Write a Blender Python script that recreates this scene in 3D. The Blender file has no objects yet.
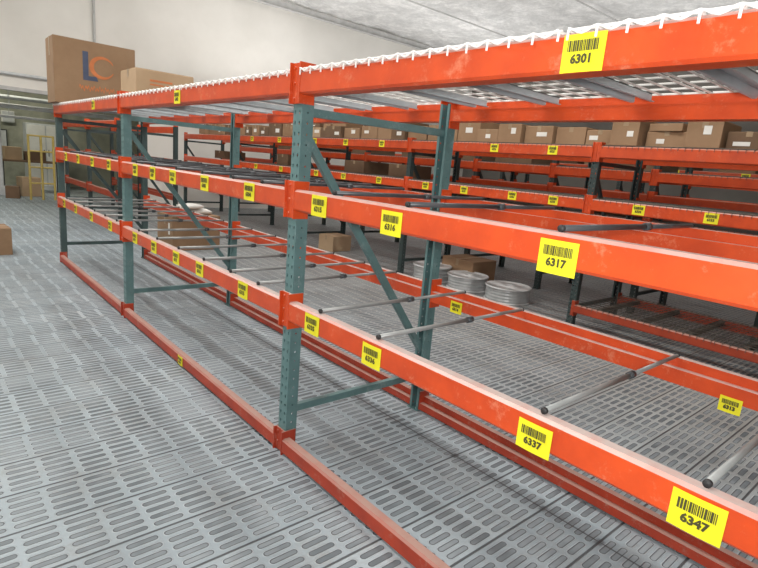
import bpy, math, random, bmesh
from mathutils import Vector, Matrix, noise as mnoise
R=random.Random(11)
S=bpy.context.scene
try:
    S.view_settings.view_transform='Standard'; S.view_settings.look='None'
except Exception: pass
COL=S.collection
# ---------------------------------------------------------------- materials
def nmat(name):
    m=bpy.data.materials.new(name); m.use_nodes=True
    nt=m.node_tree; b=nt.nodes['Principled BSDF']; return m,nt,b
def N(nt,t,**k):
    n=nt.nodes.new(t)
    for a,v in k.items(): setattr(n,a,v)
    return n
def L(nt,a,b): nt.links.new(a,b)
def math_(nt,op,a,b=None,c=None):
    n=N(nt,'ShaderNodeMath',operation=op)
    for i,v in enumerate((a,b,c)):
        if v is None: continue
        if isinstance(v,(int,float)): n.inputs[i].default_value=v
        else: L(nt,v,n.inputs[i])
    return n.outputs[0]
def mixc(nt,fac,a,b):
    n=N(nt,'ShaderNodeMix',data_type='RGBA')
    if isinstance(fac,(int,float)): n.inputs[0].default_value=fac
    else: L(nt,fac,n.inputs[0])
    for i,v in ((6,a),(7,b)):
        if isinstance(v,tuple): n.inputs[i].default_value=(*v,1)
        else: L(nt,v,n.inputs[i])
    return n.outputs[2]
def noise(nt,scale,detail=3,vec=None,rough=.6):
    n=N(nt,'ShaderNodeTexNoise'); n.inputs['Scale'].default_value=scale; n.inputs['Detail'].default_value=detail
    n.inputs['Roughness'].default_value=rough
    if vec is None:
        g=N(nt,'ShaderNodeNewGeometry'); vec=g.outputs['Position']
    L(nt,vec,n.inputs['Vector']); return n.outputs['Fac']
def ramp(nt,fac,lo,hi):
    n=N(nt,'ShaderNodeMapRange'); L(nt,fac,n.inputs[0]); n.inputs[1].default_value=lo; n.inputs[2].default_value=hi
    return n.outputs[0]
def paint(name,col,col2=None,rough=.45,metal=0,sc=6,dust=None,dustamt=.8,bump=0,scuff=None,sfa=.55):
    m,nt,b=nmat(name)
    col2=col2 or tuple(c*.75 for c in col)
    f=ramp(nt,noise(nt,sc,4),.35,.7)
    c=mixc(nt,f,col,col2)
    if scuff:
        sf=math_(nt,'MULTIPLY',ramp(nt,noise(nt,9,8,rough=.8),.56,.66),sfa)
        c=mixc(nt,sf,c,scuff)
    if dust:
        g=N(nt,'ShaderNodeNewGeometry'); s=N(nt,'ShaderNodeSeparateXYZ'); L(nt,g.outputs['Normal'],s.inputs[0])
        up=math_(nt,'MULTIPLY',ramp(nt,s.outputs[2],.3,.9),dustamt)
        up=math_(nt,'MULTIPLY',up,math_(nt,'ADD',math_(nt,'MULTIPLY',ramp(nt,noise(nt,10,5),.3,.55),.25),.75))
        c=mixc(nt,up,c,dust)
    L(nt,c,b.inputs['Base Color']); b.inputs['Roughness'].default_value=rough; b.inputs['Metallic'].default_value=metal
    if bump:
        bp=N(nt,'ShaderNodeBump'); bp.inputs['Strength'].default_value=bump; bp.inputs['Distance'].default_value=.02
        L(nt,noise(nt,sc*3,5),bp.inputs['Height']); L(nt,bp.outputs[0],b.inputs['Normal'])
    return m
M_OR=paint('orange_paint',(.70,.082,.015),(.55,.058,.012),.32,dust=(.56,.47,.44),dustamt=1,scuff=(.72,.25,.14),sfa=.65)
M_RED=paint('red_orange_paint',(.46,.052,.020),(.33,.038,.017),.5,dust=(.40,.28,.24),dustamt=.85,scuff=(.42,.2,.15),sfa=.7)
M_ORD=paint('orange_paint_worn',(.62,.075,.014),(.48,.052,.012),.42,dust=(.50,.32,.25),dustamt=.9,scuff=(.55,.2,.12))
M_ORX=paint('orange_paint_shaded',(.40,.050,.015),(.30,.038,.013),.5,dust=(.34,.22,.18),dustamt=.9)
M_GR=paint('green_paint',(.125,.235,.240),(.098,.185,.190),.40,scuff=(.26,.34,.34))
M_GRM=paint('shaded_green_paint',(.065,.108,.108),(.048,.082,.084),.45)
M_GRD=paint('deep_shaded_green_paint',(.036,.058,.058),(.024,.04,.041),.5)  # shade among the rear racks put into the upright colour
M_BLK=paint('black_rubber',(.03,.03,.032),None,.6)
M_BARL=paint('light_grey_bar_metal',(.36,.38,.38),(.28,.30,.30),.4,.15)
M_BAR=paint('grey_bar_metal',(.12,.13,.14),(.08,.09,.10),.4,.3)
M_GALV=paint('galvanised_wire',(.95,.95,.93),(.88,.88,.86),.5,0)  # near-white: flash brightness put into the wire colour
M_CHAN=paint('grey_channel_steel',(.52,.58,.61),(.44,.49,.52),.45,0)
M_DKWIRE=paint('dark_wire',(.12,.11,.095),None,.5,.2)
M_YEL=paint('yellow_label',(.88,.82,.02),(.84,.76,.02),.5)
M_INK=paint('label_ink',(.07,.065,.02),None,.6)
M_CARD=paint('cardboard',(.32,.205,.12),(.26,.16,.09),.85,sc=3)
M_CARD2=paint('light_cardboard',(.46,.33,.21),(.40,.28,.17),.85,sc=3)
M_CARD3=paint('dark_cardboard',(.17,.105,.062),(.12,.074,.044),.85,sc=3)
M_TAPE=paint('packing_tape',(.36,.26,.16),None,.3)
M_WHITE=paint('white_paper',(.78,.78,.75),(.7,.7,.67),.6)
M_PLAS=paint('white_plastic',(.60,.62,.63),(.48,.50,.51),.4)
M_CABLE=paint('grey_cable',(.46,.48,.49),(.34,.36,.37),.35,.2)
M_LOGO=paint('logo_blue_ink',(.075,.095,.16),None,.7)
M_LOGO2=paint('logo_orange_ink',(.62,.20,.07),None,.7)
M_YP=paint('yellow_safety_paint',(.55,.42,.12),(.42,.32,.09),.5)
M_WALL=paint('wall_paint',(.78,.76,.715),(.69,.67,.625),.8,sc=.6)
M_WALLR=paint('wall_paint_shaded',(.22,.205,.185),(.16,.15,.135),.8,sc=.6)  # dimness behind the racks put into the wall colour
M_WALL2=paint('back_room_wall_paint',(.48,.48,.39),(.25,.26,.21),.8,sc=1.6)
M_STEEL=paint('structural_steel',(.50,.50,.49),(.40,.40,.39),.7)
m,nt,b=nmat('ceiling_insulation'); M_CEIL=m
f=ramp(nt,noise(nt,1.5,8,rough=.75),.40,.60); f2=ramp(nt,noise(nt,5,7,rough=.75),.42,.58)
c=mixc(nt,f,(.60,.60,.59),(.90,.895,.88)); c=mixc(nt,math_(nt,'MULTIPLY',f2,.5),c,(.56,.56,.555))
L(nt,c,b.inputs['Base Color']); b.inputs['Roughness'].default_value=.95
bp=N(nt,'ShaderNodeBump'); bp.inputs['Strength'].default_value=1; bp.inputs['Distance'].default_value=.12
L(nt,noise(nt,6,8,rough=.72),bp.inputs['Height']); L(nt,bp.outputs[0],b.inputs['Normal'])

# slotted steel plank floor: planks run along X, aligned slots
m,nt,b=nmat('slotted_steel_floor'); M_FLOOR=m
g=N(nt,'ShaderNodeNewGeometry'); s=N(nt,'ShaderNodeSeparateXYZ'); L(nt,g.outputs['Position'],s.inputs[0])
X,Y=s.outputs[0],s.outputs[1]
PW=.29; NR=5; PY=.052; PX=.150; HL=.062; HW=.0145
plk=math_(nt,'FLOOR',math_(nt,'DIVIDE',Y,PW))
fy=math_(nt,'MULTIPLY',math_(nt,'FRACT',math_(nt,'DIVIDE',Y,PW)),PW)
ly=math_(nt,'DIVIDE',math_(nt,'SUBTRACT',fy,(PW-NR*PY)/2),PY)
ly=math_(nt,'MINIMUM',math_(nt,'MAXIMUM',ly,0.0001),NR-.0001)
rowc=math_(nt,'ADD',math_(nt,'MULTIPLY',math_(nt,'ADD',math_(nt,'FLOOR',ly),.5),PY),(PW-NR*PY)/2)
vy=math_(nt,'SUBTRACT',fy,rowc)
poff=math_(nt,'MULTIPLY',math_(nt,'FRACT',math_(nt,'MULTIPLY',plk,.37)),.25)
ux=math_(nt,'ADD',math_(nt,'DIVIDE',X,PX),poff)
vx=math_(nt,'MULTIPLY',math_(nt,'SUBTRACT',math_(nt,'FRACT',ux),.5),PX)
ax=math_(nt,'MAXIMUM',math_(nt,'SUBTRACT',math_(nt,'ABSOLUTE',vx),HL-HW),0)
d=math_(nt,'SQRT',math_(nt,'ADD',math_(nt,'MULTIPLY',ax,ax),math_(nt,'MULTIPLY',vy,vy)))
sd=math_(nt,'SUBTRACT',d,HW)
slot=ramp(nt,sd,.001,-.001)
rim=math_(nt,'MULTIPLY',ramp(nt,sd,.006,.001),math_(nt,'SUBTRACT',1.0,slot))
inner=ramp(nt,sd,-.002,-.006)
se=math_(nt,'ABSOLUTE',math_(nt,'SUBTRACT',math_(nt,'FRACT',math_(nt,'ADD',math_(nt,'DIVIDE',Y,PW),.5)),.5))
seam=ramp(nt,se,.024,.013)
n1=ramp(nt,noise(nt,1.3,5),.3,.7); n2=ramp(nt,noise(nt,18,4),.3,.7)
wn=N(nt,'ShaderNodeTexWhiteNoise',noise_dimensions='1D'); L(nt,plk,wn.inputs['W'])
base=mixc(nt,n1,(.33,.41,.46),(.44,.515,.56))
base=mixc(nt,math_(nt,'MULTIPLY',n2,.3),base,(.28,.33,.365))
base=mixc(nt,math_(nt,'MULTIPLY',wn.outputs[0],.65),base,(.25,.305,.345))
base=mixc(nt,math_(nt,'MULTIPLY',rim,.45),base,(.60,.67,.71))  # paler rims paint in highlights along the slot edges
wx=math_(nt,'MULTIPLY',ramp(nt,X,1.0,3.0),.45)
base=mixc(nt,wx,base,(.42,.37,.31))
dirt=math_(nt,'MULTIPLY',ramp(nt,noise(nt,2.6,9,rough=.78),.50,.66),.48)
base=mixc(nt,dirt,base,(.22,.215,.20))
deep=mixc(nt,ramp(nt,noise(nt,2.2,4),.40,.62),(.13,.16,.18),(.28,.325,.355))
deep=mixc(nt,math_(nt,'SUBTRACT',1.0,inner),deep,(.085,.10,.115))
base=mixc(nt,slot,base,deep)
base=mixc(nt,math_(nt,'MULTIPLY',seam,.9),base,(.045,.05,.055))
je=math_(nt,'ABSOLUTE',math_(nt,'SUBTRACT',X,.80))
jt=ramp(nt,je,.007,.003)
cl=math_(nt,'MULTIPLY',math_(nt,'MULTIPLY',ramp(nt,je,.03,.015),ramp(nt,se,.08,.04)),ramp(nt,noise(nt,2.3,2),.42,.58))
base=mixc(nt,math_(nt,'MULTIPLY',math_(nt,'MAXIMUM',jt,cl),.8),base,(.05,.055,.06))
L(nt,base,b.inputs['Base Color']); b.inputs['Roughness'].default_value=.5; b.inputs['Metallic'].default_value=.05
bp=N(nt,'ShaderNodeBump'); bp.inputs['Strength'].default_value=.6; bp.inputs['Distance'].default_value=.006
L(nt,math_(nt,'SUBTRACT',math_(nt,'MULTIPLY',rim,.6),math_(nt,'ADD',slot,seam)),bp.inputs['Height']); L(nt,bp.outputs[0],b.inputs['Normal'])

# ---------------------------------------------------------------- geometry helpers
class G:
    def __init__(s): s.v=[];s.f=[];s.m=[]
    def add(s,vs,fs,m=0):
        o=len(s.v); s.v+= [tuple(v) for v in vs]; s.f+=[tuple(i+o for i in f) for f in fs]; s.m+=[m]*len(fs)
    def box(s,x0,x1,y0,y1,z0,z1,m=0,c=0):
        if c<=0:
            vs=[(x,y,z) for x in(x0,x1) for y in(y0,y1) for z in(z0,z1)]
            s.add(vs,[(0,1,3,2),(4,6,7,5),(0,4,5,1),(2,3,7,6),(0,2,6,4),(1,5,7,3)],m)
        else:
            prof=lambda z,i:[(x0+i+c,y0+i,z),(x1-i-c,y0+i,z),(x1-i,y0+i+c,z),(x1-i,y1-i-c,z),(x1-i-c,y1-i,z),(x0+i+c,y1-i,z),(x0+i,y1-i-c,z),(x0+i,y0+i+c,z)]
            vs=prof(z0,c)+prof(z0+c,0)+prof(z1-c,0)+prof(z1,c)
            fs=[tuple(reversed(range(8))),tuple(range(24,32))]
            for k in range(3):
                for i in range(8): j=(i+1)%8; fs.append((k*8+i,k*8+j,k*8+8+j,k*8+8+i))
            s.add(vs,fs,m)
    def tube(s,p,q,r,n=8,m=0,r2=None):
        p=Vector(p);q=Vector(q);d=(q-p).normalized(); a=d.orthogonal().normalized(); b=d.cross(a); r2=r if r2 is None else r2
        vs=[];
        for c,rr in((p,r),(q,r2)):
            for i in range(n):
                t=2*math.pi*(i+.5)/n; vs.append(c+(a*math.cos(t)+b*math.sin(t))*rr)
        fs=[(i,(i+1)%n,n+(i+1)%n,n+i) for i in range(n)]+[tuple(reversed(range(n))),tuple(range(n,2*n))]
        s.add(vs,fs,m)
    def beam(s,p,q,w,h,m=0):
        p=Vector(p);q=Vector(q);d=(q-p).normalized(); a=Vector((0,1,0)); 
        if abs(d.dot(a))>.9:a=Vector((1,0,0))
        b=d.cross(a).normalized()
        vs=[c+a*(w/2*i)+b*(h/2*j) for c in(p,q) for i,j in((-1,-1),(1,-1),(1,1),(-1,1))]
        s.add(vs,[(0,1,5,4),(1,2,6,5),(2,3,7,6),(3,0,4,7),(3,2,1,0),(4,5,6,7)],m)
    def lathe(s,prof,n=32,m=0,c=(0,0,0)):
        vs=[];k=len(prof)
        for i in range(n):
            t=2*math.pi*i/n
            for r,z in prof: vs.append((c[0]+r*math.cos(t),c[1]+r*math.sin(t),c[2]+z))
        fs=[]
        for i in range(n):
            j=(i+1)%n
            for a in range(k-1): fs.append((i*k+a,j*k+a,j*k+a+1,i*k+a+1))
        s.add(vs,fs,m)
    def perf(s,O,U,V,w,h,pitch,hw,hh,tear=False,m=0):
        O=Vector(O);U=Vector(U);V=Vector(V);n=int(round(h/pitch)); p=h/n
        for i in range(n):
            v0=i*p
            outer=[(0,0),(w/2,0),(w,0),(w,p/2),(w,p),(w/2,p),(0,p),(0,p/2)]
            cu,cv=w/2,p/2
            k=.45 if tear else .7
            inner=[(cu-hw*k,cv-hh*.8),(cu,cv-hh),(cu+hw*k,cv-hh*.8),(cu+hw,cv+hh*.2),(cu+hw*.75,cv+hh*.8),(cu,cv+hh),(cu-hw*.75,cv+hh*.8),(cu-hw,cv+hh*.2)]
            vs=[O+U*a+V*(b+v0) for a,b in outer+inner]
            s.add(vs,[(a,(a+1)%8,8+(a+1)%8,8+a) for a in range(8)],m)
    def data(s,name,mats,smooth=False,recalc=False):
        me=bpy.data.meshes.new(name); me.from_pydata(s.v,[],s.f)
        for mm in mats: me.materials.append(mm)
        me.polygons.foreach_set('material_index',s.m)
        if smooth: me.polygons.foreach_set('use_smooth',[True]*len(s.f))
        if recalc:
            bm_=bmesh.new(); bm_.from_mesh(me); bmesh.ops.recalc_face_normals(bm_,faces=bm_.faces); bm_.to_mesh(me); bm_.free()
        me.update(); return me
WP={}
def obj(name,data,loc=(0,0,0),parent=None,rot=0,label=None,cat=None,group=None,kind=None):
    o=bpy.data.objects.new(name,data); COL.objects.link(o)
    loc=Vector(loc)
    if parent is not None:
        o.parent=parent; pl,pr=WP[parent.name]
        o.location=Matrix.Rotation(-pr,3,'Z')@(loc-pl); o.rotation_euler=(0,0,rot-pr)
    else:
        o.location=loc; o.rotation_euler=(0,0,rot)
    WP[o.name]=(loc,rot)
    if label:o['label']=label
    if cat:o['category']=cat
    if group:o['group']=group
    if kind:o['kind']=kind
    return o
TC={}
def text2d(txt,size,bold=0.0):
    k=(txt,size,bold)
    if k in TC: return TC[k]
    cu=bpy.data.curves.new('t','FONT'); cu.body=txt; cu.size=size; cu.align_x='CENTER'; cu.align_y='CENTER'; cu.resolution_u=2; cu.offset=bold
    o=bpy.data.objects.new('t',cu); COL.objects.link(o); bpy.context.view_layer.update()
    dg=bpy.context.evaluated_depsgraph_get(); me=bpy.data.meshes.new_from_object(o.evaluated_get(dg))
    r=([(v.co.x,v.co.y) for v in me.vertices],[tuple(p.vertices) for p in me.polygons])
    bpy.data.objects.remove(o); bpy.data.meshes.remove(me); bpy.data.curves.remove(cu)
    TC[k]=r; return r

# ---------------------------------------------------------------- setting
FZ=-.07; HC=5.8; YF=15.0; XR=16.0; XL=-4.5; YB=-4.0; YE=21.0
def struct(name,g,mats,label):
    return obj(name,g.data(name,mats),kind='structure',label=label)
g=G(); g.box(XL,XR,YB,YE,FZ-.12,FZ); struct('floor',g,[M_FLOOR],'grey slotted steel plank mezzanine floor')
# lumpy insulation ceiling: real relief on the underside
g=G(); nx,ny=150,180; vs=[]
for i in range(nx+1):
    for j in range(ny+1):
        x=XL+(XR-XL)*i/nx; y=YB+(YE-YB)*j/ny
        h=mnoise.fractal(Vector((x*.9,y*.9,0)),.8,2.1,5)*.07+mnoise.noise(Vector((x*2.6,y*2.6,3)))*.035
        vs.append((x,y,HC+h))
g.add(vs,[(i*(ny+1)+j,i*(ny+1)+j+1,(i+1)*(ny+1)+j+1,(i+1)*(ny+1)+j) for i in range(nx) for j in range(ny)])
g.box(XL,XR,YB,YE,HC+.2,HC+.3)
obj('ceiling',g.data('ceiling',[M_CEIL],True),kind='structure',label='pale grey lumpy insulation ceiling')
g=G(); g.box(XR,XR+.15,YB,YE,FZ,HC+.1); struct('wall_right',g,[M_WALLR],'warehouse wall with shade put into its grey colour')
g=G(); g.box(XL-.15,XL,YB,YE,FZ,HC+.1); struct('wall_left',g,[M_WALL],'pale painted warehouse wall')
g=G(); g.box(XL,XR,YB-.15,YB,FZ,HC+.1); struct('wall_front',g,[M_WALL],'pale painted warehouse wall')
g=G(); g.box(XL,3.2,YF,YF+.15,2.55,HC+.1); g.box(3.2,XR,YF,YF+.15,FZ,HC+.1); struct('wall_far',g,[M_WALL],'off-white wall with a wide opening below')
g=G(); g.box(XL,XR,YE,YE+.15,FZ,HC+.1); struct('wall_back',g,[M_WALL2],'cream wall of the room beyond the opening')
g=G(); g.box(XL,3.2,YF-.02,YF+.17,2.47,2.55); struct('trim_1',g,[M_STEEL],'steel lintel along the wall opening')
g=G(); y=14.3; g.box(XL,XR,y-.01,y+.01,HC-.22,HC-.05); g.box(XL,XR,y-.07,y+.07,HC-.24,HC-.22)
obj('ceiling_beam',g.data('ceiling_beam',[M_STEEL]),kind='structure',label='painted steel ceiling beam')
for y in (10.9,7.5):
    g=G(); g.tube((XL,y,HC-.16),(XR,y,HC-.16),.018,8)
    obj('trim_2',g.data('trim_2',[M_STEEL]),kind='structure',label='thin ceiling rail')
g=G(); g.tube((2.15,14.94,2.56),(2.15,14.94,5.7),.03,10); g.box(2.09,2.21,14.88,15,2.9,3.1); 
obj('wall_conduit',g.data('wall_conduit',[M_STEEL]),label='grey vertical conduit fixed to the white wall',cat='pipe')
g=G(); g.tube((-3,14.93,2.82),(3.1,14.93,2.82),.035,10)
for xx in (-2.5,-.5,1.4,3.0): g.box(xx-.03,xx+.03,14.90,15.0,2.77,2.87)
obj('wall_conduit',g.data('wall_conduit',[M_PLAS]),label='pale horizontal pipe along the wall above the opening',cat='pipe')

# ---------------------------------------------------------------- rack parts
HP=1.97
g=G()
for k in (0,1): g.perf((0,-.038+k*.038,0),(0,1,0),(0,0,1),.038,HP,.05,.0062,.010,True)
for sy in (-1,1): g.perf((0,.038*sy,0),(1,0,0),(0,0,1),.066,HP,.05,.004,.005)
for sy in (-1,1):
    g.box(.064,.067,min(.038*sy,.020*sy),max(.038*sy,.020*sy),0,HP)
g.box(-.01,.08,-.05,.05,0,.006)
post_geo=g
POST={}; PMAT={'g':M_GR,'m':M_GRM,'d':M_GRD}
for k,mm in PMAT.items(): POST[k]=post_geo.data('post',[mm])
BC={}
def beam_data(Ln,h,mm):
    k=(round(Ln,3),h,mm.name)
    if k in BC:return BC[k]
    t=h/2; c=.010
    prof=[(-.024+c,-t),(.060,-t),(.060,t-.040),(.022,t-.040),(.022,t),(-.024+c,t),(-.024,t-c),(-.024,-t+c)]
    n=len(prof); vs=[(x,-Ln/2,z) for x,z in prof]+[(x,Ln/2,z) for x,z in prof]
    fs=[(i,n+i,n+(i+1)%n,(i+1)%n) for i in range(n)]+[tuple(range(n)),tuple(reversed(range(n,2*n)))]
    g=G(); g.add(vs,fs); BC[k]=g.data('beam',[mm],recalc=True); return BC[k]
CC={}
def conn_data(sgn,mm,h):
    k=(sgn,mm.name,h)
    if k in CC:return CC[k]
    g=G(); t=h/2+.040
    a,b=sorted((0.001*sgn,.046*sgn)); g.box(-.010,-.002,a,b,-t,t,0,.0015)
    a,b=sorted((.039*sgn,.046*sgn)); g.box(-.026,.060,a,b,-t,t,0)
    for z in (-t*.75,0,t*.75): g.tube((-.016,.022*sgn,z),(-.002,.022*sgn,z),.007,8)
    CC[k]=g.data('connector',[mm]); return CC[k]
LB={}
def label_data(num,s=1.0):
    k=(num,s)
    if k in LB:return LB[k]
    w,h=.120*s,.096*s; g=G(); 
    vs=[];nn=6
    for i in range(nn+1):
        y=-w/2+w*i/nn; bow=.003*math.sin(math.pi*i/nn)
        for z in(-h/2,h/2): vs.append((-bow,y,z))
    g.add(vs,[(2*i,2*i+1,2*i+3,2*i+2) for i in range(nn)],0)
    g.add([(x+.0015,y,z) for x,y,z in vs],[(2*i,2*i+2,2*i+3,2*i+1) for i in range(nn)],0)
    rb=random.Random(int(num)); yy=.044*s; z0,z1=.004*s,.032*s
    while yy>-.044*s:                       # printed bar block above the number
        bw=rb.choice((.0022,.0034,.0055))*s
        g.add([(-.0045,yy,z0),(-.0045,yy,z1),(-.0045,yy-bw,z1),(-.0045,yy-bw,z0)],[(0,1,2,3)],1)
        yy-=bw+rb.choice((.0010,.0014,.002))*s
    v2,f2=text2d(num,.031*s,.0016)
    g.add([(-.0045,-x*1.0,z-.016*s) for x,z in v2],[tuple(f) for f in f2],1)
    LB[k]=g.data('label',[M_YEL,M_INK]); return LB[k]
num=[6302]
def nextnum():
    num[0]+=1; return str(num[0]-1)
FIX={(0,.84):'6301',(1,.82):'6317',(1,1.55):'6316',(1,2.05):'6315',(2,.335):'6347',(2,.803):'6337',(2,1.60):'6336',(2,2.05):'6335'}
def rack(name,x0,D,ys,levels,post='g',lab=None,label='',inner=None,bays=None):
    root=obj(name,None,(x0,ys[0],FZ),label=label,cat='storage rack'); root.empty_display_size=.3
    for yi,y in enumerate(ys):
        pk=post[min(yi,len(post)-1)]; pm=PMAT[pk]
        fr=obj('upright_frame',None,(x0,y,FZ),root)
        obj('post',POST[pk],(x0,y,FZ),fr)
        obj('post',POST[pk],(x0+D,y,FZ),fr,rot=math.pi)
        for nm,p,q in (('horizontal_brace',(.06,0,.24),(D-.06,0,.24)),('horizontal_brace',(.06,0,1.80),(D-.06,0,1.80)),('diagonal_brace',(.06,0,1.68),(D-.06,0,.42))):
            g=G(); d=(Vector(q)-Vector(p)); g.beam((0,0,0),d,.030,.040)
            obj(nm,g.data(nm,[pm]),(x0+p[0],y,FZ+p[2]),fr)
    for li,(z,h,mm) in enumerate(levels):
        for bi in range(len(ys)-1):
            if bays and li in bays and bi not in bays[li]: continue
            y0,y1=ys[bi],ys[bi+1]; Ln=y1-y0-.092
            for side in (0,1):
                xx=x0 if side==0 else x0+D; rt=0 if side==0 else math.pi
                bo=obj('beam',beam_data(Ln,h,mm),(xx,(y0+y1)/2,z),root,rot=rt)
                sg=1 if side==0 else -1
                obj('connector',conn_data(sg,mm,h),(xx,y0,z),bo,rot=rt); obj('connector',conn_data(-sg,mm,h),(xx,y1,z),bo,rot=rt)
                if side==0 and lab and li in lab:
                    for ly,dz,sc in lab[li]:
                        if y0<ly<y1:
                            nn=FIX.get((li,ly)) if x0==0 else None
                            obj('label',label_data(nn or nextnum(),sc),(xx-.0265,ly,z+dz),bo,label='yellow printed shelf label')
                if side==1 and inner and li in inner:
                    for ly,dz,sc in inner[li]:
                        if y0<ly<y1:
                            obj('label',label_data(nextnum(),sc),(xx-.0635,ly,z+dz),bo,label='yellow printed shelf label')
    return root
D=1.09
YM=[-.50,2.3125,5.15,7.93]
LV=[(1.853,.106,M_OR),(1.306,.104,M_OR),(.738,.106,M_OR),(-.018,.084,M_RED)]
lab={0:[(.84,-.004,1.04),(3.80,-.01,.9),(6.0,0,.9)],
     1:[(.82,-.020,1.04),(1.55,-.018,1),(2.05,-.005,1),(2.73,0,1),(3.33,0,1),(3.88,0,1),(4.3,0,1),(4.72,0,1),(5.5,0,1),(6.1,0,1),(6.7,0,1),(7.3,0,1)],
     2:[(.335,-.016,1.04),(.803,-.022,1),(1.60,-.016,1),(2.05,-.005,1),(2.77,0,1),(3.39,0,1),(3.81,0,1),(4.28,0,1),(4.75,0,1),(5.5,0,1),(6.2,0,1),(6.9,0,1),(7.5,0,1)],
     3:[(3.72,0,.72)]}
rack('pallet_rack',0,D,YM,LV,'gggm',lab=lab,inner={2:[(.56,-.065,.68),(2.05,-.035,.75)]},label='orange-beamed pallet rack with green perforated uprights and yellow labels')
XB=4.0; YBs=[.05,2.89,5.7,8.5,11.3,14.1]; DB=1.07
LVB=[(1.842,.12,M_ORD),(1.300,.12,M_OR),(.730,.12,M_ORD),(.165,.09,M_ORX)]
labB={0:[(y,0,1) for y in (3.4,4.2,5.0,6.3,7.2,8.1,9.3,10.4)],1:[(y,0,1) for y in (1.7,2.35,3.3,3.85,4.6,5.3,6.3,7.2,8.0,9.2,10.2)]}
rack('pallet_rack',XB,DB,YBs,LVB,'d',lab=labB,bays={3:[0]},label='long pallet rack stacked with cardboard boxes, shade-darkened green uprights')
XC=5.5; YCs=[.05,1.5,2.89,4.3,5.7,8.5,11.3,14.1]
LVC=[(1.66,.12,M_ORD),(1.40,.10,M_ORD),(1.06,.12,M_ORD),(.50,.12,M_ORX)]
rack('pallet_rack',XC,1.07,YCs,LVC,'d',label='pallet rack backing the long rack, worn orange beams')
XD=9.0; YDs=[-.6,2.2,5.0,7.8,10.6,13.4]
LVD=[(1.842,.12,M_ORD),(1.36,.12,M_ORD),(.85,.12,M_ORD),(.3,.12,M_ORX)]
rack('pallet_rack',XD,1.07,YDs,LVD,'d',lab={0:[(y,0,1.1) for y in (2.9,4,5.6,7)],1:[(y,0,1.1) for y in (2.6,3.6,4.4,5.7)]},label='pallet rack with dark uprights across the far aisle')
XE=1.35; YEs=[10.3,12.4,14.5]
rack('pallet_rack',XE,1.05,YEs,[(1.842,.12,M_ORD),(1.25,.12,M_ORX),(.60,.12,M_ORX)],'d',label='short pallet rack with dark uprights near the far wall')

# ---------------------------------------------------------------- support bars
def bar_parts(Ln,r,mt):
    g1=G(); g1.tube((0,0,0),(Ln*.56,0,0),r,12)
    g4=G(); g4.tube((Ln*.55,0,0),(Ln*.585,0,0),r*1.45,12)
    g2=G(); g2.tube((Ln*.58,0,0),(Ln,0,0),r*.85,12)
    g3=G(); g3.tube((-.006,0,0),(.004,0,0),r*1.08,12)
    g5=G(); g5.tube((Ln-.004,0,0),(Ln+.006,0,0),r*.9,12)
    return g1.data('tube',[mt],True),(('inner_rod',g2.data('inner_rod',[mt],True)),('collar',g4.data('collar',[M_BAR],True)),('end_cap',g3.data('end_cap',[M_BLK],True)),('end_cap',g5.data('end_cap',[M_BLK],True)))
BPL=bar_parts(1.055,.0102,M_BARL); BPD=bar_parts(1.055,.0102,M_BAR)
def bar(y,z,x0,skew,grp,BP,lb):
    r=obj('support_bar',BP[0],(x0,y,z),rot=skew,label=lb,cat='support bar',group=grp)
    for nm,dd in BP[1]: obj(nm,dd,(x0,y,z),r,rot=skew)
zl=.738+.053+.0106; zm=1.306+.052+.0106
for y in (.335,.80,1.60,2.03,2.65,3.0,3.4,3.85,4.3,4.75,5.4,5.8,6.2,6.65,7.1,7.5): bar(y,zl,.008,R.uniform(-.012,.012),'bars across the lower beams',BPL,'light grey tubular support bar across the lower beams')
for y in (.84,1.50,1.98,2.65,3.0,3.45,3.9,4.35,4.8,5.5,6.0,6.6,7.2): bar(y,zm,.008,R.uniform(-.012,.012),'bars across the middle beams',BPD,'dark grey tubular support bar across the middle beams')

# ---------------------------------------------------------------- wire decks
def deck_data(w,D,wm,r=.0027,px=.058,py=.10,drop=.03,lip=False):
    g=G(); ny=int(w/px)
    for i in range(ny+1):
        y=-w/2+w*i/ny
        g.tube((-.029,y,0),(D+.029,y,0),r,6); g.tube((-.029,y,.002),(-.030,y,-drop),r*.8,6); g.tube((D+.029,y,0),(D+.03,y,-drop),r*.8,6)
    nx=int(D/py)
    for i in range(nx+1):
        x=-.012+(D+.024)*i/nx; g.tube((x,-w/2,.005),(x,w/2,.005),r,6)
    if lip:   # looped wavy edge wire
        n=ny*6; pts=[(-.031,-w/2+w*i/n,-.003+.0075*math.cos(i*math.pi/3)) for i in range(n+1)]
        for p,q in zip(pts,pts[1:]): g.tube(p,q,r*.8,6)
    return g.data('wire_mesh',[wm])
def chan_data(D,mm,w=.024):
    g=G(); g.box(.064,D-.064,-w,w,-.006,-.003); 
    for s in(-1,1): a,b=sorted((w*s,(w-.003)*s)); g.box(.064,D-.064,a,b,-.035,-.003)
    for s in(-1,1): a,b=sorted((w*s,(w+.014)*s)); g.box(.064,D-.064,a,b,-.037,-.034)
    return g.data('support_channel',[mm])
DK=deck_data(1.34,D,M_GALV,.0046,.082,.118,.026,True); CH=chan_data(D,M_CHAN,.038)
zt=1.853+.053+.0050
for b in range(3):
    yc=(YM[b]+YM[b+1])/2
    for s in(-.685,.685):
        o=obj('wire_deck',DK,(0,yc+s,zt),label='galvanised wire mesh deck with grey support channels',cat='wire shelf deck',group='wire decks on the top beams')
        for k in(-.45,0,.45): obj('support_channel',CH,(0,yc+s+k,zt),o)
DKD=deck_data(1.34,DB,M_DKWIRE,.003,.06,.09); CHD=chan_data(DB,M_DKWIRE)
yc=(YBs[0]+YBs[1])/2
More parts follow.
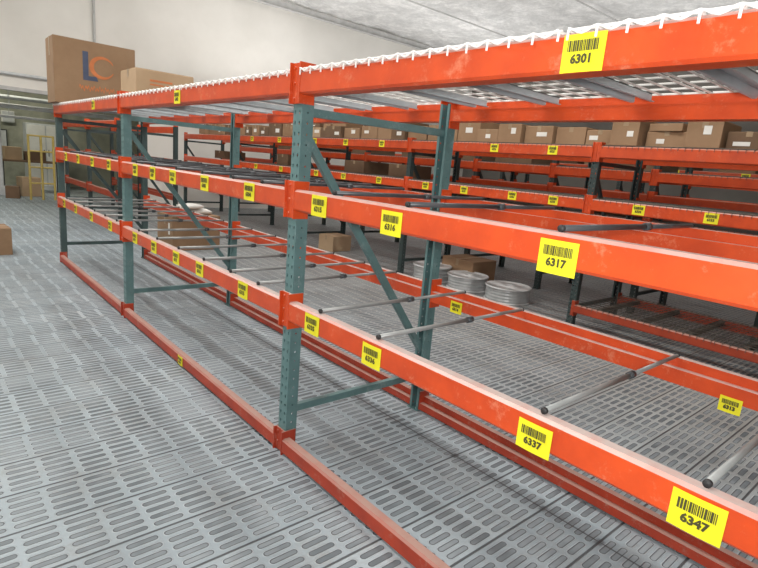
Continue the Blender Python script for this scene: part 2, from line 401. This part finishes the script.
for s in(-.685,.685):
    o=obj('wire_deck',DKD,(XB,yc+s,.2135),label='dark wire mesh deck on low rack beams',cat='wire shelf deck',group='wire decks on the bottom beams')
    for k in(-.45,0,.45): obj('support_channel',CHD,(XB,yc+s+k,.2135),o)
for xx,z in((XB,1.842+.0635),(XB,1.30+.0635),(XC,1.66+.0635),(XC,1.06+.0635)):
    for b in range(4):
        yc=(YBs[b]+YBs[b+1])/2
        for s in(-.685,.685):
            obj('wire_deck',DKD,(xx,yc+s,z),label='dark wire mesh deck under stored cartons',cat='wire shelf deck',group='wire decks of the long racks')

# ---------------------------------------------------------------- boxes
def carton(cx,cy,z,w,d,h,mm=M_CARD,rot=0,label='brown cardboard carton',lab=True,group=None,name='cardboard_box'):
    g=G(); g.box(-w/2,w/2,-d/2,d/2,0,h-.004,0,.004)
    o=obj(name,g.data('carton_body',[mm]),(cx,cy,z),rot=rot,label=label,cat='box',group=group)
    f=G(); f.box(-w/2+.004,w/2-.004,-d/2+.004,-.003,h-.004,h); obj('flap',f.data('flap',[mm]),(cx,cy,z),o,rot=rot)
    f=G(); f.box(-w/2+.004,w/2-.004,.003,d/2-.004,h-.004,h); obj('flap',f.data('flap',[mm]),(cx,cy,z),o,rot=rot)
    t=G(); tw=.025; t.box(-w/2-.001,w/2+.001,-tw,tw,h,h+.001); t.box(-w/2-.0015,-w/2,-tw,tw,h*.72,h+.001); t.box(w/2,w/2+.0015,-tw,tw,h*.72,h+.001)
    obj('tape',t.data('tape',[M_TAPE]),(cx,cy,z),o,rot=rot)
    if lab:
        q=G(); a=min(R.uniform(.06,.14),d*.4); y0=R.uniform(-d*.4,d*.4-a); z0=R.uniform(.2,.5); q.box(-w/2-.002,-w/2,y0,y0+a,h*z0,h*(z0+R.uniform(.2,.35))); 
        obj('sticker',q.data('sticker',[M_WHITE]),(cx,cy,z),o,rot=rot,label='white shipping sticker')
    return o
NMC={'cardboard':'brown','light_cardboard':'light tan','dark_cardboard':'dark brown'}
def clear(ylo,yhi,ps,t=.06): return not any(ylo-t<p<yhi+t for p in ps)
y=1.0; zb=1.842+.06+.015
while y<13.0:
    wy=R.uniform(.20,.46); h=R.uniform(.15,.28)
    mm=R.choice([M_CARD,M_CARD,M_CARD2,M_CARD,M_CARD3])
    carton(XB+R.uniform(.30,.40),y+wy/2,zb,R.uniform(.42,.58),wy,h,mm,R.uniform(-.04,.04),lab=R.random()<.65,
        label=NMC[mm.name]+' cardboard carton on top of the long rack',group='cartons on the long rack')
    if R.random()<.35 and h<.2:
        carton(XB+.34,y+wy/2,zb+h+.002,.4,wy*.85,R.uniform(.06,.09),R.choice([M_CARD,M_CARD3]),R.uniform(-.1,.1),lab=R.random()<.5,label='small carton stacked on a carton on the long rack',group='cartons on the long rack')
    y+=wy+R.choice([.015,.02,.03])
y=6.0
while y<13:
    wy=R.uniform(.4,.7)
    if clear(y,y+wy,YBs):
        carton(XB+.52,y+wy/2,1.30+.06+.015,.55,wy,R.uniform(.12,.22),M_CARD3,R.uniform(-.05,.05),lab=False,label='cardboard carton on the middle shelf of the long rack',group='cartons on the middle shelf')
    y+=wy+R.uniform(.5,1.1)
for z,grp in((1.06+.075,'cartons inside the backing rack'),(1.66+.075,'cartons on the backing rack')):
    y=.2 if z>1.5 else 3.0
    while y<12.5:
        wy=R.uniform(.45,.9)
        if clear(y,y+wy,YCs):
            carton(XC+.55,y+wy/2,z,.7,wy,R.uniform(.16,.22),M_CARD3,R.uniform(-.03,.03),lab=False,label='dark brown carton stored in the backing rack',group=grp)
        y+=wy+R.uniform(.1,.4)
for yy in (1.2,1.9,3.1,4.1,5.6,6.3,7.1):
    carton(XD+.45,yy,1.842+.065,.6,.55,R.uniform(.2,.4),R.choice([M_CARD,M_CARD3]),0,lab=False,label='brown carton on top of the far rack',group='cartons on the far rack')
carton(4.90,5.12,FZ,.55,.60,.34,M_CARD,0,lab=False,label='brown cardboard carton on the floor behind the reels')
carton(4.45,7.95,FZ,.45,.40,.28,M_CARD2,.1,lab=False,label='tan cardboard carton on the slotted floor')
carton(-.72,8.75,FZ,.5,.45,.36,M_CARD,.05,lab=False,label='brown carton on the open aisle floor')
carton(2.0,8.7,FZ,.8,.6,.55,M_CARD,.05,label='large brown carton with white packages on top')
# white packages
for i,(dx,dy,dz,r) in enumerate(((-.17,0,0,.1),(.2,.05,0,-.2),(.02,.0,.085,.3))):
    g=G(); nx,ny=8,6; top=[];bot=[]
    for a in range(nx+1):
        for b_ in range(ny+1):
            u=a/nx;v=b_/ny; e=min(1,4*min(u,1-u,v,1-v)+.25)
            hh=.082*e**.6
            top.append(((u-.5)*.34,(v-.5)*.26,.0405+hh/2)); bot.append(((u-.5)*.34,(v-.5)*.26,.0405-hh/2))
    n=(ny+1);fs=[]
    for a in range(nx):
        for b_ in range(ny): q=a*n+b_; fs.append((q,q+n,q+n+1,q+1)); 
    N0=len(top); fs2=[tuple(reversed([k+N0 for k in f])) for f in fs]
    per=[a*n for a in range(nx+1)]+[nx*n+b_ for b_ in range(1,n)]+[a*n+ny for a in range(nx-1,-1,-1)]+[b_ for b_ in range(ny-1,0,-1)]
    side=[(per[k],per[k]+N0,per[(k+1)%len(per)]+N0,per[(k+1)%len(per)]) for k in range(len(per))]
    g.add(top+bot,fs+fs2+side)
    obj('package',g.data('package',[M_WHITE],True),(2.0+dx,8.7+dy,FZ+.552+dz),rot=r,label='white soft-wrapped package on a carton',cat='package',group='white packages')

# logo carton on top at the rack end
zb=1.853+.053+.016
BX=.375
o=carton(BX,7.72,zb,.90,.42,.74,M_CARD,0,lab=False,label='large brown carton with blue and orange logo on rack top')
g=G()
g.add([(-.145,-.001,.345),(-.085,-.001,.345),(-.085,-.001,.62),(-.145,-.001,.62)],[(0,1,2,3)],0)
g.add([(-.145,-.001,.295),(.02,-.001,.295),(.00,-.001,.345),(-.145,-.001,.345)],[(0,1,2,3)],0)
c0=(.075,.46)
for k in range(24):
    t0=math.radians(25+k*13);t1=math.radians(25+(k+1)*13)
    vs=[]
    for t in(t0,t1):
        w=.019*math.sin((t-math.radians(25))/math.radians(312)*math.pi)+.004
        for sg in(-1,1):
            rr=.115+sg*w; vs.append((c0[0]+rr*1.1*math.cos(t),-.002,c0[1]+rr*math.sin(t)))
    g.add(vs,[(0,2,3,1)],1)
pts=[(-.19+.40*i/60, .205+.020*math.sin(i*1.35)+.012*math.sin(i*.6)) for i in range(61)]
for (a0,b0),(a1,b1) in zip(pts,pts[1:]):
    g.add([(a0,-.0015,b0-.013),(a1,-.0015,b1-.013),(a1,-.0015,b1+.013),(a0,-.0015,b0+.013)],[(0,1,2,3)],1)
obj('logo',g.data('logo',[M_LOGO,M_LOGO2]),(BX,7.72-.2125,zb),o,label='printed grey-blue letter with orange ring swoosh')
bx=.40
o=carton(bx,5.45,zb,.52,.45,.25,M_CARD2,0,lab=False,label='light tan carton on the rack top by the upright')
g=G()
for a,b_,c_,d_ in((-.14,.06,.150,.168),(-.14,-.02,.118,.132),(.00,.06,.118,.132)): g.add([(a,-.001,c_),(b_,-.001,c_),(b_,-.001,d_),(a,-.001,d_)],[(0,1,2,3)])
obj('print',g.data('print',[M_LOGO2]),(bx,5.45-.226,zb),o)

# ---------------------------------------------------------------- cable reels
def reel(x,y,z,r,h,group='cable reels'):
    c=G(); c.lathe([(0,.02),(r*.96,.02)]+[(r*(.96 if k%2 else .945),.02+(h-.04)*k/8) for k in range(9)]+[(0,h-.02)],36)
    o=obj('cable_reel',c.data('drum_body',[M_CABLE],False),(x,y,z),label='pale metal drum reel lying flat on the floor',cat='cable reel',group=group)
    for zz in (0,h-.02):
        f=G(); f.lathe([(r*.16,0),(r*.95,0),(r,.004),(r,.016),(r*.97,.022),(r*.93,.014),(r*.35,.012),(r*.3,.024),(r*.16,.024),(r*.16,0)],40)
        obj('flange',f.data('flange',[M_PLAS],True),(x,y,z+zz),o)
zr=FZ
reel(4.40,4.02,zr,.30,.20); reel(4.42,4.72,zr,.29,.20); reel(4.36,5.36,zr,.29,.22)

# ---------------------------------------------------------------- room beyond the opening
o=obj('guard_rail',None,(.9,16.2,FZ),label='yellow steel safety gate in the room beyond',cat='safety gate')
for x in(.88,1.15,1.42):
    g=G(); g.tube((x,16.2,FZ),(x,16.2,1.55),.028,10); obj('post',g.data('post',[M_YP]),(0,0,0),o)
for z in(.35,.75,1.15,1.53):
    g=G(); g.tube((.88,16.2,z),(1.42,16.2,z),.022,10); obj('rail',g.data('rail',[M_YP]),(0,0,0),o)
g=G(); g.box(.15,.45,17.3,17.6,FZ,HC-.1,0,.02); g.box(.08,.52,17.23,17.67,FZ,.15,0,.01)
obj('column',g.data('column',[M_PLAS]),label='pale structural column in the room beyond',cat='column')
def cabinet(x0,x1,y,h):
    g=G(); g.box(x0,x1,y,y+.6,FZ,h,0,.01); 
    o=obj('cabinet',g.data('cabinet',[M_PLAS]),label='pale metal cabinet in the room beyond',cat='cabinet')
    w=(x1-x0)/2
    for k in(0,1):
        g=G(); g.box(x0+k*w+.02,x0+(k+1)*w-.02,y-.015,y,.05,h-.05); d=obj('door',g.data('door',[M_WHITE]),(0,0,0),o)
        g=G(); g.box(x0+w+(-.07 if k==0 else .05),x0+w+(-.05 if k==0 else .07),y-.03,y-.015,h*.5,h*.6); obj('handle',g.data('handle',[M_BLK]),(0,0,0),d)
cabinet(1.3,2.3,19.4,1.9); cabinet(-.6,.1,19.8,1.5)
o=obj('workbench',None,(.7,18.5,FZ),label='dark workbench with stored cartons in the room beyond',cat='workbench')
g=G(); g.box(.5,2.0,18.2,18.8,.78,.83,0,.005); obj('worktop',g.data('worktop',[M_CARD3]),(0,0,0),o)
for x in(.55,1.95):
    for yy in(18.25,18.75):
        g=G(); g.box(x-.025,x+.025,yy-.025,yy+.025,FZ,.78); obj('leg',g.data('leg',[M_BLK]),(0,0,0),o)
carton(.8,18.5,.832,.4,.4,.35,M_CARD2,.1,lab=False,label='tan carton on a workbench')
carton(1.35,18.5,.832,.5,.4,.25,M_CARD3,0,lab=False,label='dark carton on a workbench')
carton(1.0,17.3,FZ,.45,.4,.5,M_CARD2,.2,lab=False,label='tan carton on the floor behind the yellow gate')
carton(.55,16.6,FZ,.3,.3,.3,M_CARD3,-.2,lab=False,label='small dark carton beside the yellow gate')
for xx,z,w,h,mm in((.75,1.35,.5,.6,M_BLK),(1.05,2.05,.35,.35,M_WHITE),(.15,1.75,.35,.45,M_GRM)):
    g=G(); g.box(xx-w/2,xx+w/2,20.88,21.0,z-h/2,z+h/2,0,.01); oo=obj('control_panel',g.data('panel_body',[mm]),label='wall-mounted electrical panel in the room beyond',cat='electrical panel')
    g=G(); g.box(xx-w/2+.03,xx+w/2-.03,20.865,20.88,z-h/2+.03,z+h/2-.03); obj('door',g.data('door',[M_PLAS]),(0,0,0),oo)
for yy,z,r in((16.7,2.2,.06),(16.9,1.95,.035),(18.4,2.5,.06)):
    g=G(); g.tube((-3,yy,z),(3.1,yy,z),r,10)
    for xx in(-2.0,0.6,2.8): g.tube((xx,yy,z+r*.8),(xx,yy,HC),.008,6)
    obj('overhead_pipe',g.data('overhead_pipe',[M_PLAS]),label='pale overhead pipe hung from the ceiling by rods',cat='pipe',group='overhead pipes')

# ---------------------------------------------------------------- camera
yw,pt,rl=.7269,-.2148,.0867
f=Vector((math.sin(yw)*math.cos(pt),math.cos(yw)*math.cos(pt),math.sin(pt)))
r=f.cross(Vector((0,0,1))).normalized(); u=r.cross(f)
r2=r*math.cos(rl)+u*math.sin(rl); u2=-r*math.sin(rl)+u*math.cos(rl)
cd=bpy.data.cameras.new('camera'); cam=bpy.data.objects.new('camera',cd); COL.objects.link(cam)
mw=Matrix((r2,u2,-f)).transposed().to_4x4(); mw.translation=Vector((-1.4395,0,1.5)); cam.matrix_world=mw
cd.sensor_width=36; cd.lens=36*535.27/758; cd.clip_start=.02; S.camera=cam

# ---------------------------------------------------------------- lights
def area(x,y,z,sx,sy,e,col=(1,.955,.89),tgt=None,up=0):
    l=bpy.data.lights.new('ceiling_or_fill_light','AREA'); l.shape='RECTANGLE'; l.size=sx; l.size_y=sy; l.energy=e; l.color=col
    o=bpy.data.objects.new('ceiling_or_fill_light',l); COL.objects.link(o); o.location=(x,y,z)
    if tgt is not None:
        o.rotation_euler=(Vector(tgt)-Vector((x,y,z))).to_track_quat('-Z','Y').to_euler()
    if up:
        area(x,y,z+.03,sx,sy,up,col,(x,y,z+5))  # added upward twin that brightens the ceiling
    return o
area(-1.8,4,4.9,.5,4,190,up=50); area(2.5,2.5,4.9,.5,3.5,125,up=40); area(-1.5,10,4.9,.5,4,150,up=40)
area(2.5,8.0,4.9,.5,3,75,up=40)
for (x,y) in((6.5,8),(12,5.5),(12,11.5),(6.5,12.2)): area(x,y,3.2,4.0,4.0,125,(1,.985,.965),(x,y,9))  # added unseen fill panels, facing up to brighten the ceiling
area(2.5,9.5,5.2,3,.6,95,(1,.96,.90),(2.5,15,4.0))  # added unseen fill lamp that brightens the far wall
area(0,18,4.5,3,.5,110,(1,.97,.80))
fl=area(-1.5,-.12,1.58,.20,.12,46,(1,.985,.96),(1.5,2.8,1.35)); fl.name='flash_light'
wd_=bpy.data.worlds.new('world'); S.world=wd_; wd_.use_nodes=True; wd_.node_tree.nodes['Background'].inputs[0].default_value=(.5,.5,.5,1); wd_.node_tree.nodes['Background'].inputs[1].default_value=.2
